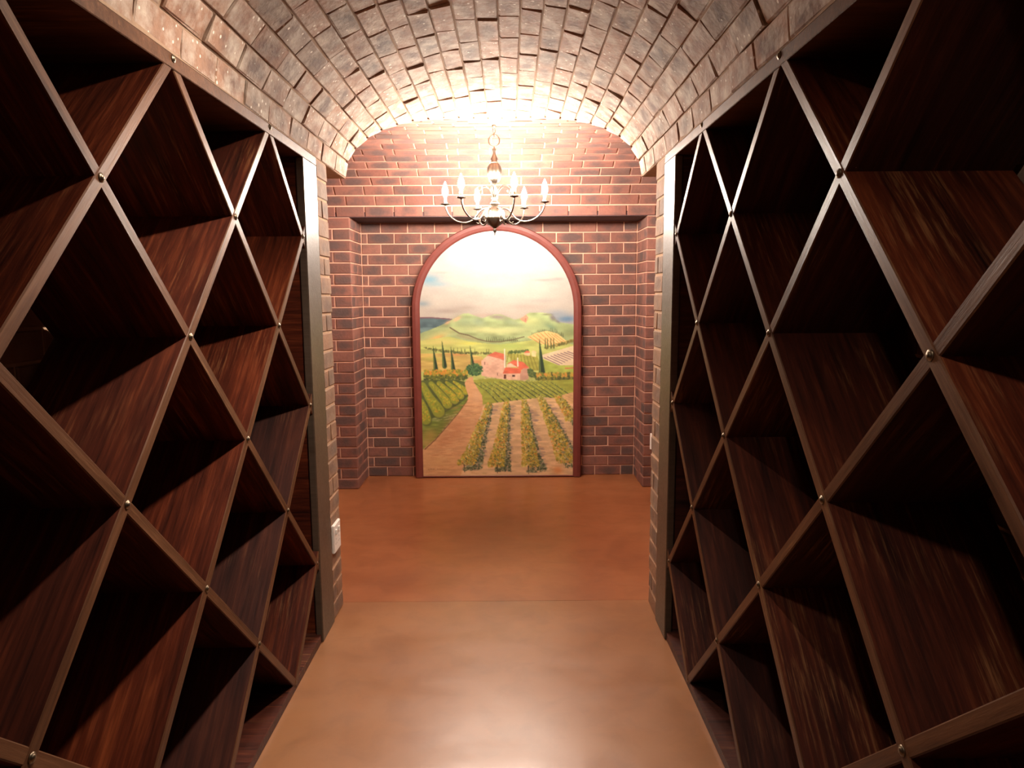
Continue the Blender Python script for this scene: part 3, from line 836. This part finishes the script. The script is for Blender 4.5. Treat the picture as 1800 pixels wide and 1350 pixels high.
# middle vineyard fanning to the right
poly([(832, 660), (860, 657), (930, 663), (1015, 660), (1015, 704), (955, 700), (850, 712), (848, 688), (836, 668)], C(150, 158, 72), 1, .1)
for i in range(13):
    x0_ = 834 + i * 11.5; y0_ = 662 + (i % 2) * .5 - min(i, 5) * .3 + max(0, i - 8) * .4; ln = 46 + i * 2.2
    p_ = [(x0_, y0_), (x0_ + ln * .5, y0_ + ln * .33), (x0_ + ln, y0_ + ln * (.86 - i * .03))]
    line([(a_, b_ + 2.6) for a_, b_ in p_], 1.0, 2.4, C(74, 84, 60), .75)
    foliage(p_, 2.5, 5, [(158, 170, 82), (138, 152, 70), (178, 178, 84), (118, 140, 76)], 60, (.8, 1.8), .7)
poly([(985, 690), (1015, 682), (1015, 730), (1000, 712)], C(222, 176, 130), .8)
# foreground soil
poly([(851, 704), (900, 698), (960, 692), (990, 694), (1015, 710), (1015, 838), (806, 838), (822, 790), (842, 735)], C(214, 182, 138), .95, .10, 16, 3)
for pts in ([(868, 706), (852, 760), (836, 826)], [(900, 704), (893, 760), (892, 828)], [(935, 704), (944, 760), (956, 826)], [(968, 704), (990, 750), (1012, 800)]):
    for k in range(70):
        f = rs.rand() * 2; i = int(min(f, 1.99)); t = f - i
        x = pts[i][0] + t * (pts[i + 1][0] - pts[i][0]); y = pts[i][1] + t * (pts[i + 1][1] - pts[i][1])
        dab(x + (rs.rand() - .4) * 12, y, 3 + rs.rand() * 4, .9 + rs.rand(), C(*[(142, 126, 122), (166, 142, 118), (128, 116, 116), (190, 160, 124)][rs.randint(4)]), .55)
for k in range(160): dab(826 + rs.rand() * 185, 705 + rs.rand() * 129, 4, .8, C(*[(222, 186, 140), (186, 146, 104), (168, 150, 96)][rs.randint(3)]), .4)
blob(985, 826, 10, 8, C(212, 136, 76), .7)
YEL = [(184, 168, 74), (166, 156, 66), (202, 172, 78), (150, 152, 70), (210, 146, 70), (128, 130, 60), (206, 196, 120)]
DRK = [(70, 84, 60), (58, 70, 54), (92, 104, 72), (104, 116, 84), (150, 158, 130)]
for pts, w0, w1, n in (([(862, 702), (846, 745), (830, 790), (818, 814)], 9, 34, 900), ([(892, 699), (886, 745), (879, 790), (873, 818)], 9, 32, 860), ([(925, 697), (928, 745), (934, 790), (938, 818)], 9, 34, 900),
                       ([(953, 690), (969, 725), (986, 765), (1004, 812)], 10, 36, 920), ([(984, 688), (998, 708), (1014, 735)], 12, 26, 320)):
    sh = [(p[0] + (2 + 9 * i / 3), p[1] + 3 + 2 * i) for i, p in enumerate(pts)]
    foliage(sh, w0 * .9, w1 * .95, DRK, int(n * .8), (.8, 2.0), .75)
    foliage(pts, w0 * 1.0, w1 * 1.0, YEL, int(n * 1.25), (.9, 2.2), .8, -.06)
    foliage(pts, w0 * .6, w1 * .9, DRK, n // 4, (.6, 1.3), .65, .2)
for x, y in ((814, 818), (874, 820), (931, 822)):
    line([(x, y - 4), (x + .4, y + 11)], 1.6, 1.2, C(58, 52, 40), .95)
    for k in range(30): dab(x + 6 + (rs.rand() - .5) * 18, y + 2 + rs.rand() * 6, 2, .9, C(*DRK[rs.randint(5)]), .5)
# illegible signature strokes at the lower left
for x in np.arange(748, 776, 2.1):
    if 759 < x < 762: continue
    line([(x, 822 + rs.rand()), (x + 1.6, 822.2 + rs.rand())], .8, .7, C(112, 82, 56), .8)
# canvas relief
img = np.clip(img * (1 + 0.05 * (rs.rand(GH, GW, 1) - .5)), 0, 1)
k3 = np.pad(img, ((1, 1), (1, 1), (0, 0)), 'edge')
img = 0.5 * img + 0.125 * (k3[:-2, 1:-1] + k3[2:, 1:-1] + k3[1:-1, :-2] + k3[1:-1, 2:])
land = (np.maximum(pmask(ridge), Y > 566) > 0.5)[..., None]
lin = np.where(land, 0.92, 0.66) * np.where(img <= 0.04045, img / 12.92, ((img + 0.055) / 1.055) ** 2.4)

# canvas mesh: the grid is squeezed under the round head so that its rim follows the arch
IHW = PHW - FW + 0.004
iz0, iz1 = 0.010, PSP + IHW
u = np.linspace(-1, 1, GW); vv = np.linspace(0, 1, GH)          # vv 0 = top
zz = iz1 + (iz0 - iz1) * (1 - (1 - vv) ** 1.0)
zz[0] = iz1 - 0.0005
hw = np.where(zz > PSP, np.sqrt(np.maximum(IHW ** 2 - np.maximum(zz - PSP, 0) ** 2, 0)), IHW)
xx = u[None, :] * hw[:, None]
Zg = np.repeat(zz[:, None], GW, 1)
verts = np.stack([PXC + xx - root.location.x, np.full_like(xx, 0.0135), Zg - root.location.z], -1).reshape(-1, 3)
ii = np.arange(GW - 1)[None, :] + (np.arange(GH - 1) * GW)[:, None]
faces = np.stack([ii, ii + GW, ii + GW + 1, ii + 1], -1).reshape(-1, 4)
me = bpy.data.meshes.new('canvas')
me.vertices.add(len(verts)); me.vertices.foreach_set('co', verts.ravel())
me.loops.add(faces.size); me.loops.foreach_set('vertex_index', faces.ravel().astype(np.int32))
me.polygons.add(len(faces)); me.polygons.foreach_set('loop_start', (np.arange(len(faces)) * 4).astype(np.int32))
me.update(); me.validate()
# colour of each vertex: sample the picture at its place on the canvas
cu = (xx / IHW + 1) / 2 * (GW - 1); cv = (iz1 - Zg) / (iz1 - iz0) * (GH - 1)
i0 = np.clip(cu.astype(int), 0, GW - 2); a_ = np.clip(cu - i0, 0, 1)[..., None]; j0 = np.clip(np.round(cv).astype(int), 0, GH - 1)
colr = lin[j0, i0] * (1 - a_) + lin[j0, i0 + 1] * a_
rgba = np.concatenate([colr, np.ones(colr.shape[:2] + (1,))], -1).reshape(-1).astype(np.float32)
at = me.color_attributes.new('paint', 'FLOAT_COLOR', 'POINT'); at.data.foreach_set('color', rgba)
t = NT('oil_paint_on_canvas'); an = t.new('ShaderNodeAttribute', attribute_name='paint')
tcn = t.new('ShaderNodeTexCoord').outputs['Object']
t.set(color=an.outputs['Color'], rough=0.6, spec=0.25); t.bump(t.noise(tcn, 160.0, 3.0), 0.15, 0.002)
cv_o = link('canvas', me, root, (t.m,))

# ------------------------------------------------------------------ chandelier
CX, CYY = XC - 0.012, 4.43
def cz(yc): return 1.894 + (1320 - yc) * 0.00056
KR = 0.000575
ch = empty('chandelier', (CX, CYY, cz(1320)))
tag(ch, 'lit six-armed metal chandelier with candle bulbs hanging before the painting', 'chandelier')
O = ch.location.copy()
def lath(name, prof, lobes=0, amp=0.0, seg=32, mat=None, parent=None):
    vs, fs = lathe([(max(r * KR, 0.0004), cz(y) - O.z) for y, r in prof], seg, lobes, amp)
    return link(name, pyd(name, vs, fs, True), parent or ch, (mat or M_BRASS,))
lath('finial', [(1320, 3), (1290, 5), (1282, 14), (1265, 20), (1248, 15), (1238, 12)])
lath('lower_bowl', [(1240, 14), (1230, 26), (1212, 50), (1180, 88), (1140, 110), (1125, 116), (1118, 112), (1080, 106), (1040, 84), (1005, 56), (990, 36)], 10, 0.045, 60)
lath('cup', [(992, 34), (980, 46), (965, 52), (950, 34), (925, 26), (910, 36), (900, 34), (895, 18)])
lath('stem', [(897, 16), (860, 20), (830, 13), (800, 20), (770, 14), (742, 18)])
lath('upper_vase', [(744, 24), (735, 42), (700, 60), (650, 75), (610, 78), (570, 70), (540, 52), (528, 42)], 8, 0.06, 56)
lath('cap', [(530, 44), (516, 44), (508, 30), (480, 40), (462, 30), (440, 18), (405, 12), (390, 19), (374, 19), (362, 8), (344, 6)])
def tubeobj(name, pts, r, parent, seg=8, closed=False):
    vs, fs = tube([Vector(p) for p in pts], r, seg, closed)
    return link(name, pyd(name, vs, fs, True), parent, (M_BRASS,))
def ring(cx_, cz_, rx, rz, plane, n=20):
    out = []
    for k in range(n):
        q = 2 * math.pi * k / n
        a, b = rx * math.cos(q), rz * math.sin(q)
        out.append((a if plane == 'x' else 0.0, a if plane == 'y' else 0.0, cz_ + b))
    return out
tubeobj('ring', ring(0, cz(285) - O.z, 0.034, 0.036, 'x', 28), 0.0032, ch, 8, True)
zc_, pl = cz(228) - O.z, 'y'
top = ZS + B2 - O.z
while zc_ < top - 0.012:
    tubeobj('chain_link', ring(0, zc_, 0.0075, 0.017, pl, 14), 0.0022, ch, 6, True)
    zc_ += 0.0265; pl = 'x' if pl == 'y' else 'y'
vs, fs = lathe([(0.013, top + 0.006), (0.013, top - 0.002), (0.009, top - 0.006), (0.004, top - 0.01), (0.003, top - 0.02)], 16)
link('canopy', pyd('canopy', vs, fs, True), ch, (M_BRASS,))
arm_rz = [(40, 1060), (95, 1022), (150, 1040), (190, 1085), (245, 1145), (330, 1172), (430, 1150), (510, 1085), (545, 1015), (550, 975)]
scr_rz = [(18, 905), (40, 850), (75, 800), (120, 778), (180, 790), (222, 828), (212, 862), (182, 858), (180, 836)]
vol_rz = [(250, 1145), (205, 1120), (170, 1128), (160, 1160), (180, 1184), (206, 1172)]
def radial(rz, th): return [(r * KR * math.sin(th), -r * KR * math.cos(th), cz(y) - O.z) for r, y in rz]
for k in range(6):
    th = math.radians(22.6 + 60 * k)
    arm = tubeobj('arm', smooth_path(radial(arm_rz, th), 5), 0.0052, ch, 8)
    tubeobj('volute', smooth_path(radial(vol_rz, th), 5), 0.0036, arm, 6)
    ex, ey = 550 * KR * math.sin(th), -550 * KR * math.cos(th)
    def small(name, prof, mat, seg=16, par=arm):
        vs, fs = lathe([(max(r * KR, .0004), cz(y) - O.z) for y, r in prof], seg, 0, 0, ex, ey)
        return link(name, pyd(name, vs, fs, True), par, (mat,))
    small('drip_pan', [(985, 6), (974, 14), (968, 44), (960, 52), (957, 50), (962, 18), (950, 22), (944, 20)], M_BRASS)
    small('candle_sleeve', [(950, 17), (885, 17), (882, 12)], M_SLEEVE)
    bl = small('bulb', [(884, 12), (868, 22), (845, 33), (815, 34), (780, 26), (745, 13), (715, 3)], M_BULB, 12)
    tubeobj('scroll', smooth_path(radial(scr_rz, th + math.radians(30)), 5), 0.0034, ch, 6)

# ------------------------------------------------------------------ small swivelling downlights on the crown of the corridor vault (above the frame)
for xx, yy, tilt, mat, lab in ((-0.06, 1.84, 23, M_SPOT, 'small round ceiling downlight nearest the chandelier, swivelled to the left rack'),
                               (XC + 0.06, 0.50, -34, M_SPOT2, 'small round ceiling downlight above the viewer, swivelled to the right rack')):
    zt = ZS + BC * math.sqrt(1 - ((xx - XC) / HA) ** 2) - 0.004
    dl = empty('ceiling_downlight', (xx, yy, zt)); tag(dl, lab, 'downlight', 'corridor ceiling downlights')
    vs, fs = lathe([(0.030, 0.012), (0.030, -0.004), (0.046, -0.006), (0.046, -0.012), (0.034, -0.018)], 28)
    link('base', pyd('base', vs, fs, True), dl, (M_STEEL,))
    rot = Matrix.Translation((0, 0, -0.03)) @ Matrix.Rotation(math.radians(tilt), 4, 'Y')
    vs, fs = lathe([(0.020, 0.018), (0.048, 0.006), (0.052, -0.070), (0.049, -0.074), (0.0465, -0.073), (0.044, -0.020)], 28)
    link('housing', pyd('housing', vs, fs, True), dl, (M_STEEL,)).matrix_basis = rot
    vs, fs = lathe([(0.044, -0.0245), (0.032, -0.0265), (0.012, -0.028), (0.001, -0.0285)], 16)
    link('lamp_lens', pyd('lamp_lens', vs, fs, True), dl, (mat,)).matrix_basis = rot

# ------------------------------------------------------------------ socket on the left jamb, switch on the right pier
so = empty('power_socket', (AL, 3.13, 0.39)); tag(so, 'white double power socket low on the left brick jamb', 'socket')
bm = bmesh.new(); box(bm, -0.002, 0.013, -0.060, 0.060, -0.068, 0.068, bevel=0.004); link('plate', bm, so, (M_WHITE,))
for y in (-0.026, 0.026):
    bm = bmesh.new(); box(bm, 0.012, 0.018, y - 0.009, y + 0.009, 0.020, 0.042, bevel=0.002); link('rocker', bm, so, (M_WHITE,))
    for dy, dz in ((0, -0.005), (-0.009, -0.026), (0.009, -0.026)):
        bm = bmesh.new(); box(bm, 0.011, 0.0138, y + dy - 0.003, y + dy + 0.003, dz - 0.004, dz + 0.004, bevel=0.001); link('pin_hole', bm, so, (M_GREY,))
sw = empty('light_switch', (1.158, YP, 0.372)); tag(sw, 'white switch plate on the right brick pier, half hidden by the jamb', 'switch')
bm = bmesh.new(); box(bm, -0.058, 0.058, -0.012, 0.002, -0.064, 0.064, bevel=0.003); link('plate', bm, sw, (M_WHITE,))
bm = bmesh.new(); box(bm, -0.012, 0.012, -0.017, -0.011, -0.02, 0.02, bevel=0.002); link('rocker', bm, sw, (M_WHITE,))
